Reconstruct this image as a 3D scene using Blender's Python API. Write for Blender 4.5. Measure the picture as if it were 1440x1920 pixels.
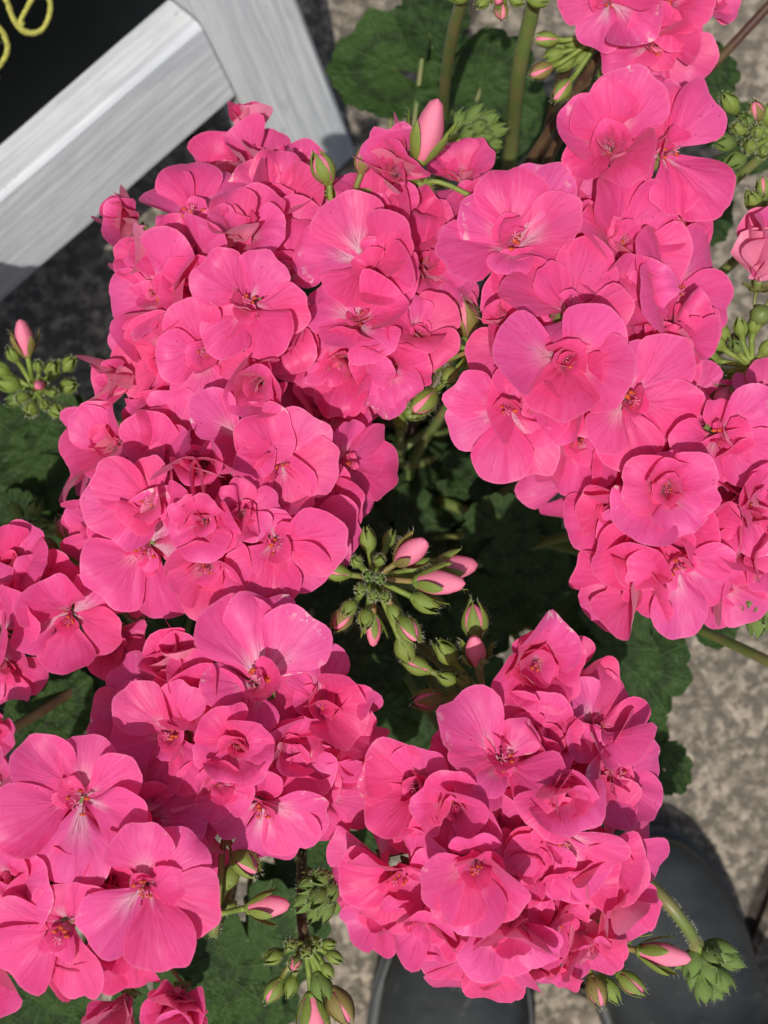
import bpy, math, random
import numpy as np
from math import radians, sin, cos, pi, hypot, atan2, sqrt
from mathutils import Vector, Matrix
for o in list(bpy.data.objects): bpy.data.objects.remove(o)
scene = bpy.context.scene
COL = scene.collection

# ------------------------------------------------------------------ camera, sky, sun, exposure
CAM_H = 0.92; PITCH = radians(8); F = 2400.0        # F in pixels of the 1440x1920 photograph
cam = bpy.data.cameras.new('camera'); camo = bpy.data.objects.new('camera', cam); COL.objects.link(camo)
camo.location = (0, 0, CAM_H); camo.rotation_euler = (PITCH, 0, 0)
cam.sensor_fit = 'VERTICAL'; cam.sensor_height = 24; cam.sensor_width = 18
cam.lens = 24 * F / 1920; cam.clip_start = 0.02; cam.clip_end = 300
cam.dof.use_dof = True; cam.dof.focus_distance = 0.475; cam.dof.aperture_fstop = 8.0
scene.camera = camo
scene.render.resolution_x = 768; scene.render.resolution_y = 1024
SUN_EL = radians(65); SUN_DIR = Vector((-0.24, -0.97, 0)).normalized() * cos(SUN_EL) + Vector((0, 0, sin(SUN_EL)))
world = bpy.data.worlds.new('World'); scene.world = world; world.use_nodes = True
wn = world.node_tree; bg = wn.nodes['Background']
sky = wn.nodes.new('ShaderNodeTexSky'); sky.sky_type = 'NISHITA'; sky.sun_disc = False
sky.sun_elevation = SUN_EL; sky.sun_rotation = atan2(SUN_DIR.x, SUN_DIR.y) % (2*pi)
sky.dust_density = 3.0; sky.ozone_density = 0.6
wn.links.new(sky.outputs[0], bg.inputs[0]); bg.inputs[1].default_value = 0.085
sun = bpy.data.lights.new('sun', 'SUN'); sun.energy = 3.5; sun.angle = radians(0.55); sun.color = (1, 0.955, 0.9)
suno = bpy.data.objects.new('sun', sun); COL.objects.link(suno)
suno.rotation_euler = SUN_DIR.to_track_quat('Z', 'Y').to_euler(); suno.location = SUN_DIR * 4
vs = scene.view_settings; vs.view_transform = 'Standard'; vs.look = 'None'; vs.exposure = 0.18; vs.gamma = 1.0
vs.use_curve_mapping = False
cy = scene.cycles; cy.max_bounces = 6; cy.diffuse_bounces = 3; cy.glossy_bounces = 2; cy.transmission_bounces = 4; cy.transparent_max_bounces = 4; cy.caustics_reflective = False; cy.caustics_refractive = False

CC = np.array([0, 0, CAM_H]); CX = np.array([1., 0, 0]); CY = np.array([0, cos(PITCH), sin(PITCH)]); CV = np.array([0, sin(PITCH), -cos(PITCH)])
def ray(px, py): return CX*(px-720)/F + CY*(960-py)/F + CV
def P(px, py, z):                                   # photo pixel at a height above the ground -> world point
    r = ray(px, py); return CC + r*((z-CAM_H)/r[2])
def on_plane(px, py, q, n):
    r = ray(px, py); return CC + r*(((q-CC)@n)/(r@n))
def mpp(p): return ((np.asarray(p)-CC)@CV)/F        # metres per photo pixel there
def unit(v): v = np.asarray(v, float); return v/np.linalg.norm(v)
def smooth(a, b, x): t = np.clip((x-a)/(b-a), 0, 1); return t*t*(3-2*t)

# ------------------------------------------------------------------ materials
def mat(name):
    m = bpy.data.materials.new(name); m.use_nodes = True; n = m.node_tree
    for x in list(n.nodes): n.nodes.remove(x)
    out = n.nodes.new('ShaderNodeOutputMaterial')
    return m, n, out
class G:
    def __init__(s, n): s.n = n
    def node(s, t, **k):
        x = s.n.nodes.new(t)
        for a, b in k.items(): setattr(x, a, b)
        return x
    def link(s, a, b): s.n.links.new(a, b)
    def put(s, v, sock):
        if isinstance(v, bpy.types.NodeSocket): s.n.links.new(v, sock)
        elif v is not None: sock.default_value = v
    def math(s, op, a, b=None, c=None, clamp=False):
        x = s.node('ShaderNodeMath', operation=op, use_clamp=clamp); s.put(a, x.inputs[0])
        if b is not None: s.put(b, x.inputs[1])
        if c is not None: s.put(c, x.inputs[2])
        return x.outputs[0]
    def mix(s, f, a, b, mode='MIX'):
        x = s.node('ShaderNodeMix', data_type='RGBA', blend_type=mode); s.put(f, x.inputs[0]); s.put(a, x.inputs[6]); s.put(b, x.inputs[7]); return x.outputs[2]
    def mr(s, v, a, b, c=0., d=1.):
        x = s.node('ShaderNodeMapRange', interpolation_type='SMOOTHSTEP'); s.put(v, x.inputs[0])
        for i, q in enumerate((a, b, c, d)): s.put(q, x.inputs[i+1])
        return x.outputs[0]
    def noise(s, vec, scale, detail=3., rough=.55, dist=0., dim='3D', w=None):
        x = s.node('ShaderNodeTexNoise', noise_dimensions=dim); s.put(vec, x.inputs['Vector'])
        if w is not None: s.put(w, x.inputs['W'])
        x.inputs['Scale'].default_value = scale; x.inputs['Detail'].default_value = detail; x.inputs['Roughness'].default_value = rough; x.inputs['Distortion'].default_value = dist
        return x.outputs[0]
    def vor(s, vec, scale, feature='F1', out=0):
        x = s.node('ShaderNodeTexVoronoi', feature=feature); s.put(vec, x.inputs['Vector']); x.inputs['Scale'].default_value = scale; return x.outputs[out]
    def comb(s, x, y, z):
        c = s.node('ShaderNodeCombineXYZ'); s.put(x, c.inputs[0]); s.put(y, c.inputs[1]); s.put(z, c.inputs[2]); return c.outputs[0]
    def sep(s, v):
        c = s.node('ShaderNodeSeparateXYZ'); s.put(v, c.inputs[0]); return c.outputs
    def bump(s, h, strength, dist):
        b = s.node('ShaderNodeBump'); s.put(h, b.inputs['Height']); b.inputs['Strength'].default_value = strength; b.inputs['Distance'].default_value = dist; return b.outputs[0]
    def bsdf(s, col, rough=.5, spec=.5, normal=None, **k):
        b = s.node('ShaderNodeBsdfPrincipled'); s.put(col, b.inputs['Base Color']); s.put(rough, b.inputs['Roughness']); s.put(spec, b.inputs['Specular IOR Level'])
        if normal is not None: s.put(normal, b.inputs['Normal'])
        for a, v in k.items(): s.put(v, b.inputs[a])
        return b.outputs[0]
    def leafy(s, b, tcol, f, normal=None):
        t = s.node('ShaderNodeBsdfTranslucent'); s.put(tcol, t.inputs[0])
        if normal is not None: s.put(normal, t.inputs['Normal'])
        m = s.node('ShaderNodeMixShader'); m.inputs[0].default_value = f; s.link(b, m.inputs[1]); s.link(t.outputs[0], m.inputs[2]); return m.outputs[0]

def petal_mat():
    m, n, out = mat('petal'); g = G(n)
    uv = g.node('ShaderNodeUVMap').outputs[0]; s, t, _ = g.sep(uv)
    oi = g.node('ShaderNodeObjectInfo'); rnd = oi.outputs['Random']
    obj = g.node('ShaderNodeTexCoord').outputs['Object']
    back = g.node('ShaderNodeNewGeometry').outputs['Backfacing']
    # body colour: hue differs a little from petal to petal and inside a petal
    c1 = g.mix(rnd, (.83, .072, .270, 1), (.84, .125, .405, 1))
    hue = g.math('FRACT', g.math('MULTIPLY', rnd, 7.31)); c1 = g.mix(g.mr(hue, .6, 1., 0, .55), c1, (.86, .10, .26, 1))
    mot = g.noise(obj, 60, 2); c1 = g.mix(g.mr(mot, .35, .7, 0, .45), c1, (.84, .13, .40, 1))
    # fine radial streaks run the whole length of a petal
    stk = g.noise(g.comb(g.math('MULTIPLY', t, 46), g.math('MULTIPLY', s, 2.2), g.math('MULTIPLY', rnd, 31)), 1., 2, .6)
    c1 = g.mix(g.mr(stk, .3, .5, .30, 0.), c1, (.70, .035, .17, 1)); c1 = g.mix(g.mr(stk, .55, .75, 0, .28), c1, (.90, .26, .50, 1))
    # white throat
    n2 = g.noise(g.comb(g.math('MULTIPLY', t, 9), g.math('MULTIPLY', s, 1.5), g.math('MULTIPLY', rnd, 50)), 1., 2)
    edge = g.math('ADD', g.mr(rnd, 0, 1, .30, .66), g.math('MULTIPLY', g.math('SUBTRACT', n2, .5), .3))
    thr = g.math('SUBTRACT', 1., g.mr(s, 0.03, edge), clamp=True)
    c2 = g.mix(g.math('MULTIPLY', thr, .9), c1, (.92, .70, .79, 1))
    # fan of darker veins, branching outward
    vn = g.noise(g.comb(g.math('MULTIPLY', t, 17), g.math('MULTIPLY', s, 1.6), g.math('MULTIPLY', rnd, 90)), 1., 2, .5)
    line = g.math('SUBTRACT', 1., g.mr(g.math('ABSOLUTE', g.math('SUBTRACT', vn, .5)), 0.0, .045), clamp=True)
    fade = g.math('MULTIPLY', g.mr(s, .05, .16), g.mr(s, .2, .95, 1., .28))
    vein = g.math('MULTIPLY', line, fade)
    near = g.mr(s, .2, .6, 1., 0.)
    c3 = g.mix(g.math('MULTIPLY', vein, g.math('ADD', .32, g.math('MULTIPLY', near, .6))), c2, (.36, .010, .10, 1))
    # torn and bleached spots along some rims
    bl = g.noise(obj, 240, 3, .65); big = g.noise(obj, 38, 1)
    rimw = g.math('MULTIPLY', g.mr(s, .80, 1.), g.mr(big, .56, .66))
    spot = g.math('MULTIPLY', g.mr(bl, .55, .62), rimw)
    c4 = g.mix(g.math('MULTIPLY', spot, g.mr(rnd, .5, .7)), c3, (.88, .66, .66, 1))
    # pollen and dust specks
    sp = g.vor(obj, 230); spk = g.math('MULTIPLY', g.math('LESS_THAN', sp, .07), g.math('GREATER_THAN', g.noise(obj, 70, 0), .60))
    c5 = g.mix(g.math('MULTIPLY', spk, .8), c4, (.22, .01, .06, 1))
    # the underside is paler
    pale = g.mix(.46, c3, (.93, .52, .62, 1))
    c5 = g.mix(g.mr(s, .96, 1., 0, .3), c5, (.90, .30, .48, 1))  # lighter rim: glow of light through the thin edge, put into the colour
    colr = g.mix(back, c5, pale)
    crum = g.noise(obj, 130, 2)
    h = g.math('ADD', g.math('MULTIPLY', vn, .5), g.math('ADD', g.math('MULTIPLY', crum, .55), g.math('MULTIPLY', stk, .3)))
    nor = g.bump(h, .5, .0013)
    b = g.bsdf(colr, g.mr(crum, .3, .7, .42, .6), .32, nor)
    b_in = b.node
    b_in.inputs['Sheen Weight'].default_value = .12; b_in.inputs['Sheen Roughness'].default_value = .4
    tc = g.mix(.6, colr, (.95, .06, .22, 1))
    g.link(g.leafy(b, tc, .44, nor), out.inputs[0]); return m

def leaf_mat():
    m, n, out = mat('leaf'); g = G(n)
    uv = g.node('ShaderNodeUVMap').outputs[0]; s, t, _ = g.sep(uv)
    oi = g.node('ShaderNodeObjectInfo'); rnd = oi.outputs['Random']
    obj = g.node('ShaderNodeTexCoord').outputs['Object']
    base = g.mix(rnd, (.018, .040, .010, 1), (.034, .072, .015, 1))
    mot = g.noise(obj, 7, 5, .65); base = g.mix(g.mr(mot, .4, .7, 0, .8), base, (.046, .090, .022, 1))
    zone = g.math('MULTIPLY', g.mr(s, .42, .55), g.mr(s, .6, .74, 1., 0.))
    base = g.mix(g.math('MULTIPLY', zone, .6), base, (.014, .026, .010, 1))
    # nine main veins fan from the stalk, finer net between
    w = g.math('ABSOLUTE', g.math('SUBTRACT', g.math('FRACT', g.math('MULTIPLY', t, 9)), .5))
    wid = g.math('ADD', .03, g.math('MULTIPLY', g.math('SUBTRACT', 1., s), .05))
    ln = g.math('SUBTRACT', 1., g.mr(w, 0., wid), clamp=True)
    x = g.node('ShaderNodeTexVoronoi', feature='DISTANCE_TO_EDGE'); g.link(obj, x.inputs['Vector']); x.inputs['Scale'].default_value = 13
    net = g.math('SUBTRACT', 1., g.mr(x.outputs[0], 0, .10), clamp=True)
    vv = g.math('MAXIMUM', g.math('MULTIPLY', ln, .55), g.math('MULTIPLY', net, .10))
    colr = g.mix(vv, base, (.085, .14, .045, 1))
    h = g.math('SUBTRACT', g.math('MULTIPLY', g.noise(obj, 6, 2), .8), g.math('MULTIPLY', vv, .9))
    nor = g.bump(h, .4, .02)
    b = g.bsdf(colr, .6, .22, nor)
    g.link(g.leafy(b, g.mix(.5, colr, (.10, .22, .02, 1)), .2, nor), out.inputs[0]); return m

def plain(name, col, col2=None, scale=60, rough=.5, spec=.4, bump=.2, bd=.0008, trans=None, detail=3):
    m, n, out = mat(name); g = G(n)
    obj = g.node('ShaderNodeTexCoord').outputs['Object']
    nz = g.noise(obj, scale, detail)
    c = g.mix(g.mr(nz, .35, .68), (*col, 1), (*(col2 or col), 1))
    nor = g.bump(g.noise(obj, scale*3, 3), bump, bd)
    b = g.bsdf(c, rough, spec, nor)
    if trans: b = g.leafy(b, c, trans, nor)
    g.link(b, out.inputs[0]); return m

M_PETAL = petal_mat(); M_LEAF = leaf_mat()
M_BUD = plain('bud_green', (.15, .215, .036), (.22, .29, .055), 160, .5, .35, .3, .0006, .12)
M_BUDRED = plain('bud_olive', (.16, .19, .04), (.28, .15, .06), 130, .5, .35, .3, .0006, .1)
M_YOUNG = plain('young_green', (.105, .175, .035), (.17, .25, .06), 150, .6, .3, .4, .0008, .12)
M_CORE = plain('furled_petal', (.84, .16, .30), (.86, .32, .40), 140, .45, .35, .3, .0008, .2)
M_STEM = plain('stem_green', (.115, .165, .04), (.17, .16, .055), 70, .45, .4, .25, .0006)
M_STEMRED = plain('stem_red', (.065, .026, .018), (.10, .065, .028), 60, .45, .4, .25, .0006)
M_HAIR = plain('hair', (.55, .58, .40), None, 50, .6, .2, 0, .0001, .4)
M_FIL = plain('filament', (.52, .07, .16), (.74, .28, .38), 200, .45, .3, 0)
M_ANTH = plain('anther', (.40, .045, .02), (.52, .10, .03), 500, .7, .2, .5, .0004)
M_POT = plain('pot_plastic', (.028, .028, .03), (.05, .048, .045), 30, .45, .4, .15, .001)
M_SOIL = plain('soil', (.018, .013, .009), (.05, .036, .025), 120, .95, .1, 1., .006)

def ground_mat():
    m, n, out = mat('aggregate_paving'); g = G(n)
    geo = g.node('ShaderNodeNewGeometry').outputs['Position']; rnd = g.node('ShaderNodeObjectInfo').outputs['Random']
    x = g.node('ShaderNodeTexVoronoi', feature='F1'); g.link(geo, x.inputs['Vector']); x.inputs['Scale'].default_value = 165
    cell = g.sep(x.outputs['Color'])[0]
    a = g.mix(cell, (.13, .108, .08, 1), (.38, .325, .25, 1))
    b2 = g.noise(geo, 105, 5, .7)
    a = g.mix(g.mr(b2, .44, .57), (.085, .074, .058, 1), a)
    big = g.noise(geo, 9, 3); a = g.mix(g.mr(big, .3, .75, 0, .35), a, (.13, .112, .088, 1))
    a = g.mix(g.math('MULTIPLY', rnd, .2), a, (.22, .19, .15, 1))
    h = g.math('ADD', g.math('MULTIPLY', g.mr(x.outputs[0], 0, .6, 1, 0), .6), g.math('MULTIPLY', b2, .8))
    nor = g.bump(h, .6, .003)
    g.link(g.bsdf(a, .85, .25, nor), out.inputs[0]); return m
def paint_mat():
    m, n, out = mat('brushed_white_paint'); g = G(n)
    uv = g.node('ShaderNodeUVMap').outputs[0]; u, v, _ = g.sep(uv)
    st = g.noise(g.comb(g.math('MULTIPLY', u, 9), g.math('MULTIPLY', v, 260), 0), 1., 4, .6)
    st2 = g.noise(g.comb(g.math('MULTIPLY', u, 22), g.math('MULTIPLY', v, 90), 3), 1., 3, .6, .6)
    big = g.noise(g.comb(g.math('MULTIPLY', u, 14), g.math('MULTIPLY', v, 34), 7), 1., 2)
    c = g.mix(g.mr(st, .35, .65), (.47, .50, .52, 1), (.63, .65, .66, 1))
    c = g.mix(g.mr(st2, .45, .7, 0, .5), c, (.40, .42, .46, 1))
    c = g.mix(g.mr(big, .5, .7, 0, .4), c, (.46, .49, .54, 1))
    obj = g.node('ShaderNodeTexCoord').outputs['Object']
    wear = g.math('MULTIPLY', g.mr(g.noise(obj, 160, 4, .7), .66, .70), g.mr(g.noise(obj, 30, 1), .55, .65))
    c = g.mix(wear, c, (.20, .16, .13, 1))
    nor = g.bump(g.math('ADD', st, g.math('MULTIPLY', st2, .6)), .35, .0012)
    g.link(g.bsdf(c, .42, .45, nor), out.inputs[0]); return m
def board_mat():
    m, n, out = mat('chalkboard_black'); g = G(n)
    obj = g.node('ShaderNodeTexCoord').outputs['Object']
    c = g.mix(g.mr(g.noise(obj, 9, 4), .35, .7), (.003, .0038, .004, 1), (.006, .009, .009, 1))
    x, y, z = g.sep(obj)
    st = g.noise(g.comb(g.math('MULTIPLY', x, 500), g.math('MULTIPLY', y, 500), g.math('MULTIPLY', z, 90)), 1., 2)
    fl = g.math('MULTIPLY', g.mr(st, .70, .74), g.mr(g.noise(obj, 26, 2), .57, .66))
    c = g.mix(g.math('MULTIPLY', fl, .5), c, (.35, .36, .30, 1))
    g.link(g.bsdf(c, g.mr(g.noise(obj, 50, 3), .3, .7, .5, .65), .08, g.bump(g.noise(obj, 300, 3), .2, .0006)), out.inputs[0]); return m
def chalk_mat():
    m, n, out = mat('yellow_chalk'); g = G(n)
    obj = g.node('ShaderNodeTexCoord').outputs['Object']
    c = g.mix(g.mr(g.noise(obj, 700, 3, .7), .42, .66), (.60, .58, .13, 1), (.30, .29, .07, 1))
    g.link(g.bsdf(c, .9, .1, g.bump(g.noise(obj, 900, 2), .6, .0006)), out.inputs[0]); return m
def rubber_mat(name, lo, hi, r0, r1):
    m, n, out = mat(name); g = G(n)
    obj = g.node('ShaderNodeTexCoord').outputs['Object']
    d = g.noise(obj, 16, 5, .62); sc = g.noise(obj, 90, 4, .7)
    c = g.mix(g.mr(d, .35, .7), (*lo, 1), (*hi, 1))
    c = g.mix(g.math('MULTIPLY', g.mr(sc, .60, .72), .35), c, (.16, .155, .14, 1))
    g.link(g.bsdf(c, g.mr(d, .3, .7, r0, r1), .4, g.bump(g.math('ADD', d, g.math('MULTIPLY', sc, .15)), .25, .004)), out.inputs[0]); return m
M_GROUND = ground_mat(); M_PAINT = paint_mat(); M_BOARD = board_mat(); M_CHALK = chalk_mat()
M_RUBBER = rubber_mat('boot_rubber', (.020, .0235, .0245), (.036, .041, .041), .42, .62)
M_SOLE = rubber_mat('boot_welt', (.05, .053, .054), (.085, .09, .09), .5, .7)
M_JOINT = plain('joint_grit', (.035, .03, .024), (.07, .06, .05), 150, .95, .1, .8, .003)

# ------------------------------------------------------------------ mesh helpers
def mesh(name, V, Fc, mats, mi=None, uv=None, smooth_=True):
    me = bpy.data.meshes.new(name); me.from_pydata([tuple(v) for v in V], [], Fc)
    for m in (mats if isinstance(mats, (list, tuple)) else [mats]): me.materials.append(m)
    if mi is not None: me.polygons.foreach_set('material_index', mi)
    if smooth_: me.polygons.foreach_set('use_smooth', [True]*len(me.polygons))
    if uv is not None:
        l = me.uv_layers.new(name='UVMap'); idx = np.zeros(len(me.loops), int); me.loops.foreach_get('vertex_index', idx)
        l.data.foreach_set('uv', np.asarray(uv, float)[idx].ravel())
    me.update(); return me
def link(name, me, parent=None, M=None):
    o = bpy.data.objects.new(name, me); COL.objects.link(o)
    if parent is not None: o.parent = parent
    if M is not None: o.matrix_basis = M
    return o
def tag(o, label=None, cat=None, group=None, kind=None):
    for k, v in (('label', label), ('category', cat), ('group', group), ('kind', kind)):
        if v: o[k] = v
    return o
def root(name, loc, label, cat, group=None):
    return tag(link(name, None, None, Matrix.Translation(Vector(loc))), label, cat, group)
def grid_faces(n, m, off=0, close=False):
    f = []
    for i in range(n-1):
        for j in range(m if close else m-1):
            k = (j+1) % m
            f.append((off+i*m+j, off+i*m+k, off+(i+1)*m+k, off+(i+1)*m+j))
    return f
class MB:                                            # collects geometry with several materials for one mesh
    def __init__(s): s.V = []; s.F = []; s.mi = []
    def add(s, V, Fc, mi=0):
        o = len(s.V); s.V += [tuple(v) for v in V]; s.F += [tuple(a+o for a in f) for f in Fc]; s.mi += [mi]*len(Fc)
    def tube(s, pts, rad, seg=7, mi=0, cap=True):
        pts = [np.asarray(p, float) for p in pts]; n = len(pts)
        if np.isscalar(rad): rad = [rad]*n
        V = []; ref = None
        for i in range(n):
            d = unit(pts[min(i+1, n-1)]-pts[max(i-1, 0)])
            if ref is None: ref = np.array([1., 0, 0]) if abs(d[0]) < .8 else np.array([0, 1., 0])
            a = unit(ref-d*(ref@d)); ref = a; b = np.cross(d, a)
            for k in range(seg): t = 2*pi*k/seg; V.append(pts[i]+rad[i]*(cos(t)*a+sin(t)*b))
        Fc = grid_faces(n, seg, close=True)
        if cap: Fc += [tuple(range(seg))[::-1], tuple((n-1)*seg+k for k in range(seg))]
        s.add(V, Fc, mi)
    def ball(s, c, r, mi=0, seg=7, rings=5, sc=(1, 1, 1), axis=None):
        V = []; c = np.asarray(c, float)
        for i in range(rings+1):
            p = pi*i/rings
            for k in range(seg): t = 2*pi*k/seg; V.append(c+r*np.array([sin(p)*cos(t)*sc[0], sin(p)*sin(t)*sc[1], cos(p)*sc[2]]))
        s.add(V, grid_faces(rings+1, seg, close=True), mi)
    def box(s, c, ax, ay, az, mi=0):                 # centre and three half-axes
        c, ax, ay, az = map(lambda q: np.asarray(q, float), (c, ax, ay, az))
        V = [c+i*ax+j*ay+k*az for i in (-1, 1) for j in (-1, 1) for k in (-1, 1)]
        s.add(V, [(0, 1, 3, 2), (4, 6, 7, 5), (0, 4, 5, 1), (2, 3, 7, 6), (0, 2, 6, 4), (1, 5, 7, 3)], mi)
    def mesh(s, name, mats, sm=True): return mesh(name, s.V, s.F, mats, s.mi, None, sm)
def bez(pts, n=12):                                  # smooth curve through points (Catmull-Rom)
    pts = [np.asarray(p, float) for p in pts]; q = [2*pts[0]-pts[1]]+pts+[2*pts[-1]-pts[-2]]; out = []
    for i in range(1, len(q)-2):
        for k in range(n):
            t = k/n; a, b, c, d = q[i-1:i+3]
            out.append(.5*((2*b)+(c-a)*t+(2*a-5*b+4*c-d)*t*t+(3*b-a-3*c+d)*t**3))
    out.append(pts[-1]); return out
def frame(axis, roll=0):
    z = unit(axis); r = np.array([1., 0, 0]) if abs(z[0]) < .85 else np.array([0, 1., 0])
    x = unit(r-z*(r@z)); y = np.cross(z, x); c, s_ = cos(roll), sin(roll)
    x, y = c*x+s_*y, -s_*x+c*y
    return np.stack([x, y, z], 1)
def m4(R, t, sc=1.):
    M = Matrix.Identity(4)
    for i in range(3):
        for j in range(3): M[i][j] = R[i][j]*sc
        M[i][3] = t[i]
    return M

# ------------------------------------------------------------------ the pavement
JC = P(1330, 1950, 0); ja = P(1330+110, 1950+50, 0)-JC; GA = atan2(ja[1], ja[0])
tag(link('ground', mesh('ground', [(-60, -60, -.03), (60, -60, -.03), (60, 60, -.03), (-60, 60, -.03)], [(0, 1, 2, 3)], M_GROUND)), kind='structure')
pav = tag(link('pavement', mesh('pavement', [(-2.6, -2.6, -.014), (2.6, -2.6, -.014), (2.6, 2.6, -.014), (-2.6, 2.6, -.014)], [(0, 1, 2, 3)], M_JOINT)), kind='structure')
S = .45; b_ = .004; hs = S/2-.005
sv = []
for r_, z in ((hs, -.03), (hs, -.005), (hs-b_, 0)): sv += [(-r_, -r_, z), (r_, -r_, z), (r_, r_, z), (-r_, r_, z)]
slab = mesh('paving_slab', sv, grid_faces(3, 4, close=True)+[(8, 9, 10, 11)], M_GROUND, smooth_=False)
for i in range(-4, 5):
    for j in range(-4, 5):
        c = np.array([(i+.5)*S, (j+.5)*S]); R2 = np.array([[cos(GA), -sin(GA)], [sin(GA), cos(GA)]]); q = R2@c+JC[:2]
        link('paving_slab', slab, pav, Matrix.Translation((q[0], q[1], random.Random(i*31+j).uniform(-.0015, .0015))) @ Matrix.Rotation(GA, 4, 'Z'))

# ------------------------------------------------------------------ the A-frame chalkboard sign
Z0 = .12; LAM = radians(18.5); RH = .070; LEDGE = .032; LEGW = .065
A_ = P(447, 182, Z0); B_ = P(0, 575, Z0); sr = unit((A_-B_)*np.array([1, 1, 0])); sb = np.array([-sr[1], sr[0], 0.])
su = np.array([0, 0, cos(LAM)])+sin(LAM)*sb; sn = np.cross(sr, su)          # right, up the face, out of the face (toward us)
if sn@sb > 0: sn = -sn
BW = .60; BT = .85
def plank(name, parent, o, u, v, w, bevel=.0035, seed=0):   # plank from corner o: length vector u, width v, thickness w; UV u runs with the grain
    o, u, v, w = (np.asarray(q, float) for q in (o, u, v, w)); L, W_, T = (np.linalg.norm(q) for q in (u, v, w)); uu, vv, ww = u/L, v/W_, w/T
    rnd = random.Random(seed); prof = []
    for (a, b, c0) in ((bevel, 0, 1), (W_-bevel, 0, 1), (W_, bevel, 1), (W_, T-bevel, 1), (W_-bevel, T, 1), (bevel, T, 1), (0, T-bevel, 1), (0, bevel, 1)): prof.append((a, b))
    V = []; UV = []; n = 14
    per = [0]
    for k in range(8): per.append(per[-1]+hypot(prof[(k+1) % 8][0]-prof[k][0], prof[(k+1) % 8][1]-prof[k][1]))
    for i in range(n+1):
        for k, (a, b) in enumerate(prof):
            j = rnd.uniform(-.0004, .0004)
            V.append(o+uu*L*i/n+vv*(a+j)+ww*(b+j)); UV.append((L*i/n+seed*3.1, per[k]+seed*1.7))
    Fc = grid_faces(n+1, 8, close=True)+[tuple(range(8))[::-1], tuple(n*8+k for k in range(8))]
    me = mesh(name, V, Fc, M_PAINT, None, UV, False)
    return link(name, me, parent)
sign = root('chalkboard_sign', (0, 0, 0), 'black A-frame chalkboard with white painted wooden frame and yellow chalk writing', 'sign')
TH = .045
foot = A_-su*(Z0/su[2])
# right stile, left stile, bottom rail (its top is the ledge), top rail, panel
plank('stile', sign, foot+sn*.002, su*1.0, sr*LEGW, -sn*TH, seed=1)
plank('stile', sign, foot-sr*(BW+LEGW)+sn*.002, su*1.0, sr*LEGW, -sn*TH, seed=2)
plank('bottom_rail', sign, A_-sr*(BW-.0015), sr*(BW-.003), su*RH, -sn*(LEDGE+.008), seed=3)
plank('top_rail', sign, A_-sr*(BW-.001)+su*.81, sr*(BW-.002), su*.068, -sn*(LEDGE+.008), seed=4)
pc = A_+su*(RH-.01)-sr*BW-sn*LEDGE
mb = MB(); mb.box(pc+sr*BW/2+su*.38-sn*.004, sr*(BW/2+.012), su*.38, sn*.004)
panel = link('board_panel', mb.mesh('board_panel', M_BOARD, False), sign)
hinge = foot+su*.97-sn*(TH+.004)
for k in (0, 1):
    a = hinge-sr*((BW+LEGW)*k); d = unit(np.array([0, 0, -1.])*cos(LAM)+sb*sin(LAM)); L = a[2]/-d[2]
    plank('back_leg', sign, a-d*.01, d*(L+.01), sr*LEGW, unit(np.cross(d, sr))*.02*(1 if np.cross(d, sr)@sb > 0 else -1), seed=5+k)
a = foot-sn*(TH+.035)+su*.4+sb*.0; d = unit(np.array([0, 0, -1.])*cos(LAM)+sb*sin(LAM)); t_ = .62
plank('back_crossbar', sign, hinge+d*t_-sr*(BW-.001)+sb*.004, sr*(BW-.002), d*.05, sb*.016, seed=8)
# chalk strokes lie on the panel
pq = A_-sn*(LEDGE-.0006)
def stroke(pts, w=10.5, seed=1):
    q = [on_plane(x, y, pq, sn) for x, y in bez([(x, y) for x, y in pts], 9)]
    rnd = random.Random(seed); V = []; ww = 0.
    for i, p in enumerate(q):
        d = unit(q[min(i+1, len(q)-1)]-q[max(i-1, 0)]); s_ = np.cross(sn, d); k = w*mpp(p)*(.5+rnd.uniform(-.07, .07))
        V += [p-s_*k, p-s_*k*.5+sn*.0005, p+s_*k*.5+sn*.0005, p+s_*k]
    link('chalk_digit', mesh('chalk_digit', V, grid_faces(len(q), 4), M_CHALK), sign)
stroke([(-20, -75), (-4, -32), (12, 0), (24, 33), (40, 55), (60, 62), (79, 55), (92, 30), (94, 3), (84, -16), (66, -10), (50, 16), (39, 38), (42, 47)])
stroke([(-60, 62), (-30, 36), (0, 55), (10, 72), (14, 92), (5, 115), (-20, 140), (-52, 130), (-70, 96), (-60, 62)], seed=2)

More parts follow.
